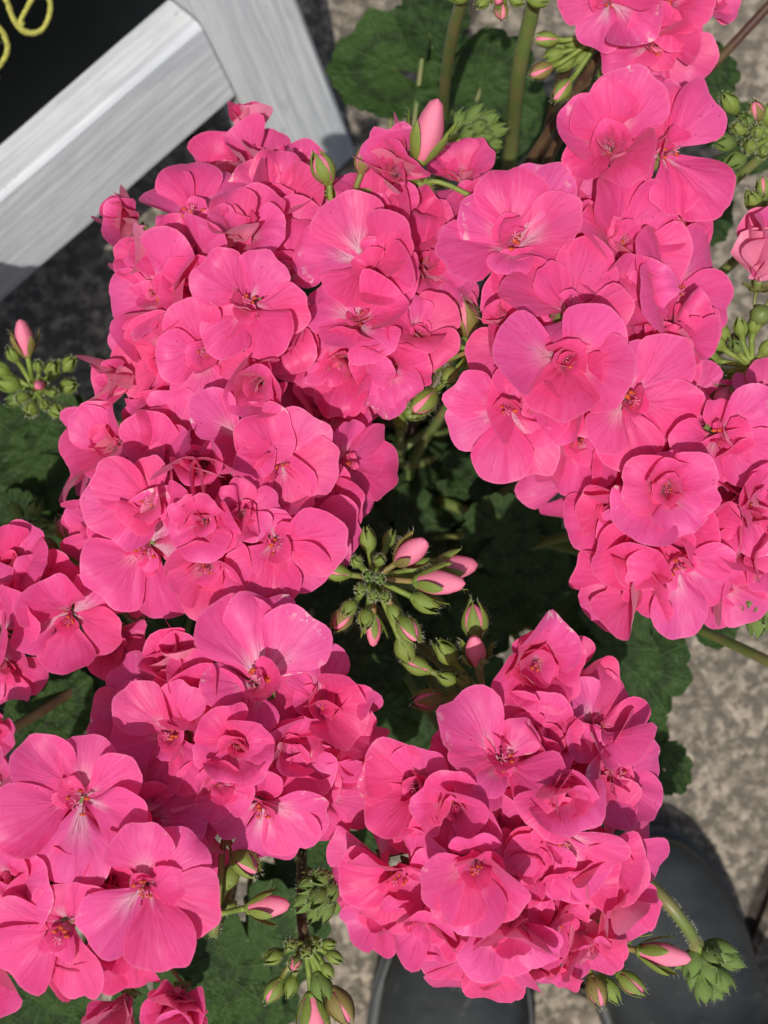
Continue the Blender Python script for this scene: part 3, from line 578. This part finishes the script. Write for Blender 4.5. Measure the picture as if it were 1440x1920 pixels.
# each head: label, hub px, height of its crown, stretch rx, ry, dome depth, florets (px, py, R, fx, fy, style[, dz])
HEADS = {
 'A0': ('small pink flower head partly hidden, close to the leg of the white sign', (520, 330), .405, 110, 110, .03,
   [(476, 262, 62, -.1, -.72, 'bell', .008), (495, 325, 80, .0, -.55, 'back', .002), (560, 345, 68, .3, -.35, 'crum', .004), (572, 372, 62, .5, .1, 'back'), (430, 335, 70, -.3, -.55, 'cup', -.004)]),
 'A': ('tall pink flower head beside the bottom rail of the chalkboard', (420, 580), .445, 235, 250, .05,
   [(372, 425, 135, -.15, -.50, 'flat', .004), (535, 528, 118, .1, -.45, 'open'), (467, 570, 112, .0, .05, 'open', .008), (314, 556, 105, -.72, .0, 'open'), (393, 655, 105, -.15, .35, 'open', .002),
    (455, 452, 90, -.05, -.5, 'cup', .004), (520, 395, 92, .2, -.3, 'crum'), (490, 712, 94, .05, .25, 'rose', .008), (262, 702, 85, -.75, .15, 'bell', .004), (297, 768, 72, -.3, .5, 'crum'),
    (262, 430, 75, -.6, -.2, 'bell', -.012), (305, 490, 85, -.6, .1, 'bell', -.006), (560, 630, 95, .35, .3, 'crum', -.004), (380, 560, 95, -.3, .0, 'cup', -.008), (540, 690, 85, .2, .5, 'back', -.012), (370, 740, 85, -.1, .6, 'back', -.012), (420, 500, 95, -.2, -.2, 'back', -.012)]),
 'C': ('pink flower head with crumpled lower petals, between the two tallest heads', (695, 560), .435, 150, 225, .045,
   [(740, 332, 92, .0, -.05, 'rose', .034), (682, 494, 112, -.1, .0, 'open', .006), (705, 410, 92, .05, -.35, 'cup', .004), (675, 605, 92, -.1, -.25, 'open', .004), (783, 630, 80, .1, -.12, 'cup', .006), (648, 672, 98, -.2, .45, 'crum'),
    (730, 680, 88, .1, .5, 'back'), (785, 505, 95, .4, -.1, 'back', -.006), (722, 525, 72, .1, .0, 'crum', .004), (640, 430, 90, -.3, -.3, 'back', -.006), (765, 430, 80, .35, -.3, 'cup', -.006), (660, 730, 70, -.1, .7, 'crum', -.01), (810, 560, 80, .5, .1, 'back', -.012)]),
 'B': ('wide round pink flower head above the small left bud stalks', (430, 940), .450, 270, 210, .05,
   [(455, 828, 105, .0, -.15, 'open', .006), (529, 866, 98, .1, .05, 'open', .006), (298, 942, 132, -.3, -.05, 'open', .006), (380, 870, 88, .0, -.1, 'rose', .010), (632, 872, 98, .78, .05, 'flat', .0), (514, 1010, 122, .15, .35, 'open', .004),
    (385, 975, 75, .0, .1, 'crum', .008), (283, 1020, 120, -.25, .5, 'open', .0), (392, 1050, 100, .0, .5, 'cup'), (222, 840, 92, -.45, -.3, 'cup', -.004), (200, 985, 80, -.75, .2, 'back', -.008), (457, 962, 66, .1, .0, 'crum', .006),
    (600, 785, 92, .3, -.4, 'cup', -.004), (385, 1080, 80, -.05, .75, 'flat', -.02), (175, 868, 88, -.85, -.1, 'flat', -.030), (330, 830, 90, -.1, -.4, 'back', -.008), (590, 940, 85, .5, .3, 'back', -.014), (240, 1080, 80, -.4, .7, 'back', -.014), (430, 905, 85, .0, .0, 'back', -.012)]),
 'D': ('large loose pink flower head with one open five-petalled bloom on top', (1080, 620), .450, 270, 290, .05,
   [(963, 468, 148, -.05, -.28, 'open', .012), (1064, 590, 132, .1, -.42, 'open', .008), (1055, 672, 118, -.05, .15, 'cup', .010), (950, 762, 125, -.1, .30, 'flat', .004), (1172, 745, 138, .2, .22, 'flat', .008), (1150, 465, 115, .4, -.25, 'back', .002),
    (1240, 552, 118, .75, .0, 'flat', .0), (1255, 625, 95, .5, .1, 'cup'), (870, 345, 85, -.25, -.6, 'back', -.008), (1085, 815, 105, .0, .5, 'back', -.012), (1090, 905, 105, -.1, .62, 'flat', -.02), (1150, 560, 105, .3, -.1, 'crum', -.004), (945, 605, 52, -.2, -.1, 'bell', .016),
    (905, 420, 95, -.4, -.1, 'back', -.01), (1000, 560, 100, -.25, .0, 'cup', -.008), (1200, 660, 100, .4, .1, 'back', -.008), (1080, 420, 95, .2, -.5, 'crum', -.004)]),
 'E': ('pair of open pink blooms on a stalk beside the hanging olive buds', (1210, 340), .455, 150, 130, .035,
   [(1147, 284, 112, -.2, -.05, 'cup', .006), (1238, 290, 132, .38, .05, 'flat', .004), (1200, 250, 100, .1, -.4, 'cup', -.006), (1255, 400, 80, .3, .6, 'bell', -.02)]),
 'F': ('pink flower head above a fan of hanging olive buds', (1150, 30), .440, 160, 110, .035,
   [(1142, 5, 95, -.2, .25, 'open', .004), (1225, 88, 100, .15, .5, 'open', .0), (1250, 12, 92, .2, .2, 'back', .004), (1315, 5, 70, .5, .1, 'back'), (1205, 60, 85, -.1, .5, 'cup', -.008)]),
 'G': ('half-closed pale pink bloom with green sepals above grey paving', (1425, 590), .445, 60, 60, .02,
   [(1422, 528, 120, .02, -.80, 'bell', .0), (1500, 470, 90, .5, -.4, 'cup')]),
 'H': ('pink flower head with ruffled blooms, hanging over the paving', (1290, 930), .440, 250, 260, .05,
   [(1340, 812, 118, .15, .15, 'open', .010), (1245, 915, 105, -.1, .1, 'crum', .004), (1268, 1045, 128, .0, .45, 'flat', .0), (1200, 1085, 115, -.55, .5, 'cup', -.006), (1395, 935, 95, .3, .1, 'crum', .004), (1165, 955, 95, -.5, .15, 'cup', -.006), (1425, 1015, 95, .4, .4, 'back', -.004),
    (1430, 860, 95, .5, .0, 'cup'), (1310, 970, 95, .1, .3, 'crum', -.008), (1345, 1085, 85, .3, .6, 'back', -.016), (1190, 900, 90, -.4, -.2, 'back', -.012), (1420, 770, 85, .3, -.4, 'back', -.004)]),
 'I': ('pink flower head with one large upright bloom, above the wide open flowers', (440, 1400), .450, 240, 210, .048,
   [(483, 1284, 168, .05, -.26, 'flat', .014), (333, 1373, 128, -.28, -.02, 'open', .008), (592, 1322, 105, .3, -.15, 'crum', .004), (632, 1365, 92, .6, .05, 'cup', .0), (490, 1500, 128, .1, .40, 'flat', .006), (448, 1395, 84, .0, .05, 'crum', .008), (418, 1462, 74, -.05, .2, 'crum', .006),
    (335, 1490, 98, -.2, .55, 'crum', -.002), (345, 1270, 88, .0, -.55, 'bell', .004), (390, 1305, 90, -.1, -.35, 'cup', .002), (375, 1545, 92, -.25, .65, 'back', -.012), (596, 1490, 112, .45, .3, 'flat', -.002), (280, 1330, 100, -.55, -.2, 'back', -.008), (540, 1400, 95, .3, .1, 'cup', -.004), (600, 1410, 90, .5, .3, 'back', -.012), (430, 1350, 95, .0, .0, 'back', -.012)]),
 'J': ('low pink flower head of wide open blooms above a tight rosebud-like flower', (170, 1640), .470, 240, 250, .045,
   [(155, 1494, 158, .0, .0, 'flat', .010), (277, 1655, 152, .06, .06, 'flat', .012), (128, 1725, 155, -.12, .34, 'flat', .004), (35, 1645, 120, -.35, .1, 'open', -.004), (5, 1455, 95, -.4, -.2, 'open', -.004), (240, 1865, 100, -.3, .65, 'bell', .004),
    (342, 1862, 100, .05, .1, 'rose', .012), (215, 1570, 105, .1, .1, 'back', -.012), (80, 1600, 100, -.2, .1, 'back', -.012), (-20, 1760, 140, -.4, .3, 'open', -.004), (320, 1570, 85, .4, -.2, 'bell', -.020)]),
 'K': ('big dome-shaped pink flower head over the dark boots', (960, 1560), .460, 280, 330, .055,
   [(1000, 1238, 108, .05, .05, 'crum', .030), (1072, 1272, 82, .5, .15, 'back', .016), (938, 1428, 138, .0, -.30, 'open', .008), (790, 1474, 118, -.32, -.08, 'cup', .002), (853, 1500, 98, -.1, .1, 'cup', .004), (1042, 1474, 104, .1, .05, 'rose', .010), (1128, 1450, 132, .6, -.1, 'open', .0), (1046, 1552, 136, .18, .42, 'flat', .008),
    (893, 1606, 122, -.1, .32, 'cup', .010), (762, 1632, 116, -.5, .3, 'open', .0), (712, 1610, 95, -.8, .1, 'flat', -.006), (952, 1718, 116, .0, .5, 'cup', .004), (905, 1765, 130, -.05, .80, 'flat', -.004), (1130, 1680, 95, .6, .4, 'cup', -.004), (1150, 1575, 108, .65, .25, 'flat', -.002),
    (1080, 1745, 86, .3, .7, 'crum', -.006), (1000, 1395, 98, .1, -.3, 'crum', .0), (1110, 1362, 96, .4, -.25, 'open', .010), (810, 1705, 98, -.3, .6, 'back', -.004), (1050, 1640, 100, .3, .4, 'back', -.008), (980, 1600, 95, .0, .2, 'crum', -.004), (990, 1800, 100, .15, .85, 'flat', -.012), (880, 1430, 90, -.2, -.3, 'back', -.012), (730, 1700, 85, -.6, .4, 'back', -.014)]),
 'L': ('pink flower head with narrow drooping petals, left of the round head', (70, 1150), .420, 160, 150, .04,
   [(5, 1185, 118, -.45, .1, 'open', .006), (134, 1148, 104, .05, .40, 'open', .006), (195, 1195, 78, .55, .45, 'crum', -.004), (38, 1070, 95, .0, -.4, 'cup', .0), (85, 1100, 80, .2, -.1, 'back', -.008), (15, 1240, 80, -.1, .6, 'back', -.006), (-60, 1120, 110, -.4, 0, 'open')]),
 'L2': ('small pink bloom low among the leaves, below the drooping head', (-5, 1370), .34, 50, 50, .02, [(-8, 1360, 62, .2, .1, 'cup')]),
}
STEMROOT = {}
rs = random.Random(12)
def stem_to_pot(hub, rnd, c=POT1):
    a = atan2(hub[1]-c[1], hub[0]-c[0])+rnd.uniform(-.5, .5); q = rnd.uniform(.02, .085)
    b = np.array([c[0]+q*cos(a), c[1]+q*sin(a), .166])
    out = unit(np.array([hub[0]-c[0], hub[1]-c[1], 0])+1e-6)
    return b, [b, b+np.array([0, 0, .05])+out*.01, b*.5+hub*.5+np.array([0, 0, -.03])-out*.004, hub-np.array([0, 0, .022])+out*.002, hub]
def make_head(key, spec):
    label, (hx, hy), zt, rx, ry, dep, fl = spec
    rnd = random.Random(key); hub = P(hx, hy, zt-dep*.85-.012)
    b, pts = stem_to_pot(hub, rs)
    h = root('geranium_blossom', b, label, 'flower head', HG)
    o = np.array(b); mb = MB(); mb.tube([p-o for p in bez(pts, 6)], [.0030-.0006*i/24 for i in range(25)], 8)
    mb.ball(hub-o, .0045, 0)
    link('stem', mb.mesh('stem', M_STEM if len(key) == 1 and key in 'ADHKG' else M_STEMRED), h)
    for e in fl:
        x, y, R, fx, fy, st = e[:6]; dz = e[6] if len(e) > 6 else 0
        q = min(.96, hypot((x-hx)/rx, (y-hy)/ry)); z = zt-dep*(1-sqrt(1-q*q))+dz-.010
        floret(h, hub, x, y, R, (fx, fy), st, z, rnd)
    if rx >= 165:                                                        # blooms lower in the head, seen between the upper ones
        done = [(e[0], e[1]) for e in fl]; tries = 0; n = 0
        while n < rx*ry/9000 and tries < 300:
            tries += 1; a = rnd.uniform(0, 6.3); q = sqrt(rnd.random())*.58; x, y = hx+rx*q*cos(a), hy+ry*q*sin(a)
            if min(hypot(x-u, y-v) for u, v in done) < 52: continue
            done.append((x, y)); n += 1
            floret(h, hub, x, y, rnd.uniform(80, 105), (.75*q*cos(a)+rnd.uniform(-.2, .2), .75*q*sin(a)+rnd.uniform(-.2, .2)), rnd.choice(('back', 'crum', 'cup', 'open')), zt-dep*(1-sqrt(1-q*q))-.019, rnd)
    return h
for k, s_ in HEADS.items(): make_head(k, s_)

# ------------------------------------------------------------------ buds
def bud_meshes(kind, seed):
    r = random.Random(seed); V = []; n = 14; seg = 15
    ext = {'pink': 1.0, 'tip': .80, 'green': .74, 'young': .62}[kind]
    for i in range(n+1):
        t = i/n; z = t*ext
        w = .205*sin(pi*min(1, (.06+.94*t)))**.75 if kind != 'pink' else .215*(sin(pi*(.07+.86*t))**.62)*(1-.28*t)
        if i == n: w = .012
        for k in range(seg):
            a = 2*pi*k/seg+t*1.7; ww = w*(1+(.11 if kind == 'pink' else .03)*t*math.copysign(abs(sin(2.5*a))**.6, sin(2.5*a)))
            V.append((ww*cos(a), ww*sin(a), z))
    core = mesh('bud', V, grid_faces(n+1, seg, close=True), M_CORE if kind in ('pink', 'tip') else M_BUD if kind == 'green' else M_YOUNG)
    mb = MB(); H = {'pink': .70, 'tip': .90, 'green': .95, 'young': 1.0}[kind]; gap = {'pink': .62, 'tip': .92, 'green': 1.05, 'young': 1.15}[kind]
    V = [(.0, 0, -.05)]
    mb.ball((0, 0, .03), .12, 0, 9, 5, (1, 1, .9))
    for k in range(5):
        a0 = 2*pi*k/5+r.uniform(-.1, .1); Hk = H*r.uniform(.92, 1.06); fl = r.uniform(0, .07)+(.10 if kind == 'pink' else 0)+(.06 if kind == 'young' else 0); V = []
        for i in range(9):
            t = i/8; z = t*Hk
            prof = .235*sin(pi*min(1, .10+.86*t*(.98 if kind != 'pink' else .72)))**.7+fl*t*t
            if kind != 'pink': prof *= (1-.25*t*t)
            half = radians(40)*gap*(1-t**2.2)**.8*min(1, .55+t*1.5)
            for j in (-1, -.5, 0, .5, 1):
                a = a0+half*j; q = prof+.014*(1-abs(j))-.004; V.append((q*cos(a), q*sin(a), z))
        mb.add(V, grid_faces(9, 5), 0)
        for _ in range(26):                                             # soft hairs
            i = r.randint(0, 8); j = r.randint(0, 4); p = np.array(V[i*5+j]); d = unit(np.array([p[0], p[1], .05+r.uniform(-.05, .12)])+np.array([r.uniform(-.06, .06) for _ in range(3)])); q = p+d*r.uniform(.06, .12)
            s_ = unit(np.cross(d, (0, 0, 1)))*.0045; mb.add([p-s_, p+s_, q], [(0, 1, 2)], 1)
    cal = {'pink': M_BUDRED if seed % 2 else M_BUD, 'tip': M_BUDRED if seed % 2 else M_BUD, 'green': M_BUD, 'young': M_YOUNG}[kind]
    return core, mb.mesh('calyx', [cal, M_HAIR])
BUDM = {k: [bud_meshes(k, 50+i) for i in range(3)] for k in ('pink', 'tip', 'green', 'young')}
def bud_cluster(label, hubpx, zh, buds, stempts=None, stemmat=None, red=False, ped=.0011, name='bud_cluster', sr=.0022, droop=0, cat='flower buds', rootz=None):
    rnd = random.Random(label); hub = P(hubpx[0], hubpx[1], zh)
    if stempts is None: b, pts = stem_to_pot(hub, rs)
    else: pts = [P(*q) for q in stempts]+[hub]; b = pts[0]
    h = root(name, b, label, cat, 'geranium bud clusters'); o = np.array(b)
    mb = MB(); sp = bez(pts, 7); mb.tube([p-o for p in sp], [sr*1.25-sr*.3*i/len(sp) for i in range(len(sp))], 8); mb.ball(hub-o, sr*1.5)
    for _ in range(int(len(sp)*10)):
        i = rnd.randint(int(len(sp)*.4), len(sp)-2); a = rnd.uniform(0, 6.3); d = unit(np.array([cos(a), sin(a), rnd.uniform(-.3, .3)])); p = sp[i]+(sp[i+1]-sp[i])*rnd.random()-o+d*sr*.9
        s_ = unit(np.cross(d, (.3, .2, 1)))*.00007; mb.add([p-s_, p+s_, p+d*.0016], [(0, 1, 2)], 1)
    link('stem', mb.mesh('stem', [stemmat or M_STEM, M_HAIR]), h)
    for e in buds:
        x, y, ln, kind = e[:4]; dz = e[4] if len(e) > 4 else .006
        c = P(x, y, zh+dz); L = ln*mpp(c); d = c-hub
        ax = unit(unit(d)*1.0+np.array([0, 0, rnd.uniform(.0, .25)-droop])) if np.linalg.norm(d) > 1e-4 else np.array([0, 0, 1.])
        if len(e) > 5: ax = unit(CX*e[5]-CY*e[6]-CV*e[7])
        base = c-ax*L*.45; core, cal = BUDM[kind][rnd.randint(0, 2)]
        Rm = frame(ax, rnd.uniform(0, 6.3)); w = {'pink': 1.0, 'tip': 1.0, 'green': 1.05, 'young': 1.15}[kind]*rnd.uniform(1.2, 1.4)
        Rw = Rm*np.array([w, w, 1.])[None, :]
        bo = link('bud', core, h, m4(Rw, base-o, L)); link('calyx', cal, bo)
        mb = MB(); mid = (hub+base)/2-ax*.0+np.array([0, 0, .004])
        mb.tube([p-o for p in bez([hub, hub*.6+mid*.4+np.array([0, 0, .001]), base-ax*max(.002, .25*np.linalg.norm(base-hub)), base+ax*.02*L], 5)], [ped*.9+ped*.35*i/15 for i in range(16)], 6)
        link('pedicel', mb.mesh('pedicel', M_BUDRED if kind in ('pink', 'tip') and rnd.random() < .6 else M_BUD), h)
    return h
bud_cluster('hairy green bud cluster with several pink tips, in the dark gap between the heads', (700, 1085), .430,
  [(690, 1012, 52, 'green', .004), (628, 1072, 60, 'tip', .004), (640, 1163, 62, 'tip', .004), (686, 1160, 50, 'green', .012), (770, 1036, 84, 'pink', .012), (822, 1092, 96, 'pink', .006), (846, 1066, 92, 'pink', -.008), (768, 1183, 74, 'tip', .010), (798, 1130, 60, 'green', .0),
   (668, 1052, 36, 'green', .016), (712, 1050, 36, 'green', .018), (676, 1105, 34, 'green', .02), (700, 1118, 34, 'green', .022), (722, 1120, 34, 'green', .02), (690, 1080, 28, 'young', .024), (712, 1085, 28, 'young', .024), (655, 1140, 42, 'green', .01), (740, 1150, 44, 'green', .004), (700, 1180, 60, 'pink', -.01), (800, 1060, 50, 'green', -.004), (730, 1010, 40, 'green', -.006), (760, 1220, 60, 'green', -.016)])
bud_cluster('green buds and one round pink bud crowding the top of the dome-shaped head', (905, 1300), .405,
  [(835, 1222, 62, 'green', .008), (892, 1222, 84, 'pink', .014, -.1, -.65, .7), (778, 1246, 66, 'tip', .0), (838, 1272, 46, 'green', .004), (868, 1275, 44, 'green', .004), (800, 1313, 72, 'tip', .002), (845, 1305, 50, 'green', -.004), (890, 1160, 84, 'tip', .006)])
bud_cluster('spray of five pink-tipped buds beside a dark boot', (1090, 1770), .40,
  [(1192, 1726, 84, 'pink', .006), (1242, 1790, 98, 'pink', .008), (1186, 1846, 70, 'tip', .004), (1120, 1862, 68, 'tip', .004), (1146, 1858, 56, 'green', -.004), (1130, 1726, 48, 'green', .0), (1160, 1765, 56, 'green', -.006), (1150, 1810, 50, 'young', -.010)])
bud_cluster('drooping cluster of young green buds on a bent stalk over a boot', (1306, 1772), .395,
  [(1348, 1782, 62, 'young', -.002), (1368, 1800, 50, 'young', -.008), (1300, 1806, 56, 'young', .0), (1328, 1822, 56, 'young', .0), (1352, 1838, 54, 'young', -.006), (1318, 1855, 52, 'young', -.010), (1275, 1802, 36, 'young', -.008), (1302, 1838, 46, 'young', -.012), (1335, 1795, 46, 'young', .006), (1340, 1855, 46, 'young', -.016)],
  stempts=[(1010, 1560, .18), (1080, 1590, .30), (1170, 1625, .385), (1235, 1675, .405), (1285, 1735, .405)], sr=.0024)
bud_cluster('bud cluster on a dark red stalk with pink buds hanging over the paving', (572, 1765), .38,
  [(512, 1794, 46, 'green', .01), (545, 1770, 40, 'green', .014), (588, 1768, 42, 'green', .012), (618, 1770, 36, 'green', .008), (628, 1795, 40, 'green', .004), (553, 1808, 44, 'tip', .014), (512, 1860, 58, 'tip', .002), (545, 1850, 44, 'green', .0), (615, 1820, 36, 'green', .0), (602, 1850, 56, 'young', .0), (588, 1905, 90, 'pink', -.004), (640, 1890, 84, 'tip', .0), (575, 1785, 34, 'green', .018)], stemmat=M_STEMRED,
  stempts=[(600, 1250, .17), (570, 1450, .26), (566, 1640, .34), (566, 1720, .375)])
bud_cluster('tight cluster of young green buds left of the dome-shaped head', (640, 1640), .40,
  [(580, 1660, 44, 'young', .004), (602, 1645, 44, 'young', .008), (572, 1690, 50, 'young', .0), (598, 1682, 50, 'young', .008), (622, 1672, 46, 'young', .006), (612, 1705, 46, 'young', .0), (630, 1695, 40, 'young', -.006), (585, 1640, 36, 'young', -.004), (592, 1710, 40, 'young', -.008)], stemmat=M_STEMRED)
bud_cluster('pink-tipped single bud beside open flowers, with smaller green buds', (405, 1712), .43,
  [(500, 1700, 82, 'pink', .0), (432, 1640, 60, 'green', -.008), (428, 1700, 44, 'green', -.008), (462, 1618, 80, 'tip', .002, .7, .5, .5)])
bud_cluster('lime bud cluster standing alone before the dark ground under the sign', (70, 735), .33,
  [(45, 636, 72, 'pink', .03, -.05, -.85, .5), (74, 722, 44, 'pink', .03, .1, .2, .95), (14, 718, 56, 'green', .008), (98, 690, 46, 'green', .016), (128, 682, 44, 'green', .012), (128, 724, 50, 'green', .012), (58, 768, 44, 'green', .012), (106, 770, 46, 'green', .01), (24, 664, 40, 'green', .02), (72, 685, 36, 'green', .022), (100, 735, 34, 'green', .02), (40, 745, 40, 'green', .012), (0, 690, 44, 'green', .012), (85, 760, 34, 'green', .014), (28, 750, 36, 'young', .004)], sr=.0018)
bud_cluster('dim pink-tipped buds in the shade left of the round head', (165, 1080), .37,
  [(120, 990, 64, 'tip', .016), (84, 1026, 64, 'tip', .014), (140, 1050, 46, 'green', .006), (110, 1070, 44, 'green', .0), (165, 1045, 40, 'green', .004), (255, 1150, 66, 'tip', .0), (190, 1030, 40, 'green', .0)])
bud_cluster('green cluster of tiny young buds low among the left leaves', (50, 985), .31, [(30, 960, 40, 'young', .0), (62, 955, 40, 'young', .004), (50, 985, 40, 'young', .01), (75, 985, 36, 'young', .0), (25, 990, 36, 'young', -.004), (55, 1005, 34, 'young', .0)], sr=.0016)
bud_cluster('round green bud cluster against grey paving, beside the pair of open blooms', (1440, 265), .40,
  [(1368, 192, 56, 'green', .014), (1418, 206, 54, 'tip', .014), (1385, 240, 46, 'green', .016), (1420, 245, 44, 'green', .016), (1360, 268, 46, 'young', .004), (1405, 275, 44, 'green', .014), (1380, 300, 48, 'young', .0), (1440, 215, 50, 'green', .01), (1400, 225, 36, 'young', .02), (1350, 235, 36, 'young', .0), (1430, 285, 40, 'green', .006)])
bud_cluster('fan of hairy green buds under the half-closed bloom', (1405, 690), .405,
  [(1340, 640, 50, 'green', .004), (1325, 668, 52, 'green', .002), (1388, 612, 44, 'green', .008), (1352, 622, 46, 'green', .004), (1415, 608, 40, 'green', .008), (1335, 700, 52, 'green', .0), (1355, 742, 58, 'pink', .014), (1440, 650, 44, 'green', .006), (1380, 650, 36, 'young', .010), (1330, 725, 40, 'green', -.006)])
bud_cluster('hanging fan of olive buds below the cut-off pink head', (1130, 70), .40,
  [(1022, 74, 52, 'tip', .0), (1012, 134, 54, 'tip', -.004), (1052, 172, 60, 'tip', -.004), (1136, 146, 56, 'tip', .0), (1152, 98, 44, 'green', .004), (1036, 104, 44, 'green', -.008), (1060, 120, 44, 'green', -.01), (1090, 112, 42, 'green', -.006), (1040, 90, 40, 'green', -.012), (1075, 80, 36, 'green', -.004)], stemmat=M_STEMRED)
bud_cluster('large pale pink furled bud with small green buds near the sign leg', (790, 345), .415,
  [(802, 250, 122, 'pink', .030, .25, -.75, .55), (604, 312, 72, 'tip', .022, -.35, -.75, .5), (680, 298, 56, 'tip', .022, .1, -.85, .5), (622, 362, 40, 'green', .008), (795, 352, 60, 'green', -.002), (1066, 362, 56, 'green', .0, .1, -.8, .5)])
bud_cluster('knobbly cluster of young green buds in front of large leaves', (835, 270), .375,
  [(890, 215, 46, 'young', .004), (915, 225, 44, 'young', .006), (880, 250, 46, 'young', .010), (905, 258, 46, 'young', .010), (930, 245, 44, 'young', .004), (880, 280, 44, 'young', .0), (912, 285, 44, 'young', .0), (860, 225, 40, 'young', .0), (898, 238, 38, 'young', .014), (925, 270, 38, 'young', .004)])
bud_cluster('hairy buds fanning out between the crumpled head and the loose head', (888, 660), .395,
  [(798, 682, 88, 'tip', .014), (792, 756, 80, 'tip', .010), (872, 592, 90, 'tip', .012), (845, 640, 46, 'green', .006), (840, 705, 50, 'green', .006), (850, 740, 44, 'green', .0), (870, 620, 40, 'green', .0), (830, 660, 44, 'green', -.004), (905, 620, 44, 'green', .0)])
bud_cluster('tiny buds at the tips of two tall green stalks', (935, -20), .40,
  [(860, -6, 44, 'green', .0), (905, 5, 40, 'green', .004), (940, 22, 46, 'tip', .0), (935, -2, 40, 'pink', .008), (970, 0, 40, 'green', .004), (1010, 0, 46, 'green', .0)], stempts=[(945, 420, .18), (958, 280, .24), (972, 140, .33), (1000, 0, .38), (985, -40, .39)], sr=.0034)
bud_cluster('small olive buds below the crumpled flower head', (745, 765), .36, [(730, 745, 46, 'green', .004), (760, 750, 46, 'green', .006), (775, 775, 44, 'green', .004), (715, 770, 44, 'tip', .0), (750, 790, 44, 'green', .002)])
bud_cluster('folded green buds under the ruffled flower head at the pavement edge', (1425, 1085), .40, [(1412, 1125, 60, 'young', .004), (1435, 1140, 60, 'young', .004), (1420, 1165, 56, 'young', -.004), (1445, 1110, 50, 'young', .0)], sr=.0028)
bud_cluster('closed green buds beside the half-closed bloom', (1440, 420), .405, [(1412, 376, 52, 'green', .010), (1432, 350, 50, 'tip', .008), (1440, 385, 46, 'green', .008)])

# bare flower stalks seen between the heads
def bare_stem(label, pts, r, m):
    w = [P(*q) for q in pts]; rt = w[0]
    o = root('flower_stalk', rt, label, 'stalk', 'bare geranium stalks'); mb = MB(); sp = bez(w, 8); mb.tube([p-rt for p in sp], r, 9)
    link('stem', mb.mesh('stem', m), o)
bare_stem('thick green stalk in front of the large scalloped leaf', [(800, 420, .17), (828, 250, .22), (835, 150, .30), (850, 60, .36), (872, -20, .40)], .0030, M_STEM)
bare_stem('dark red stalk rising to the cut-off pink head', [(960, 480, .17), (1010, 320, .25), (1035, 220, .31), (1060, 130, .37), (1110, 60, .395)], .0030, M_STEMRED)
bare_stem('thin dark stalk leaning out over the paving behind the pair of blooms', [(1000, 420, .17), (1180, 270, .25), (1310, 150, .30), (1440, 12, .33), (1500, -50, .34)], .0024, M_STEMRED)
bare_stem('olive stalk reaching out over the paving below the ruffled head', [(880, 1010, .168), (1130, 1100, .19), (1290, 1170, .27), (1440, 1240, .33), (1530, 1290, .35)], .0026, M_STEM)
bare_stem('curved olive stalk under the ruffled head', [(880, 960, .168), (1150, 960, .20), (1330, 995, .33), (1390, 1042, .385), (1425, 1085, .40)], .0030, M_STEM)
print('florets', CNT[0], 'objects', len(bpy.data.objects))
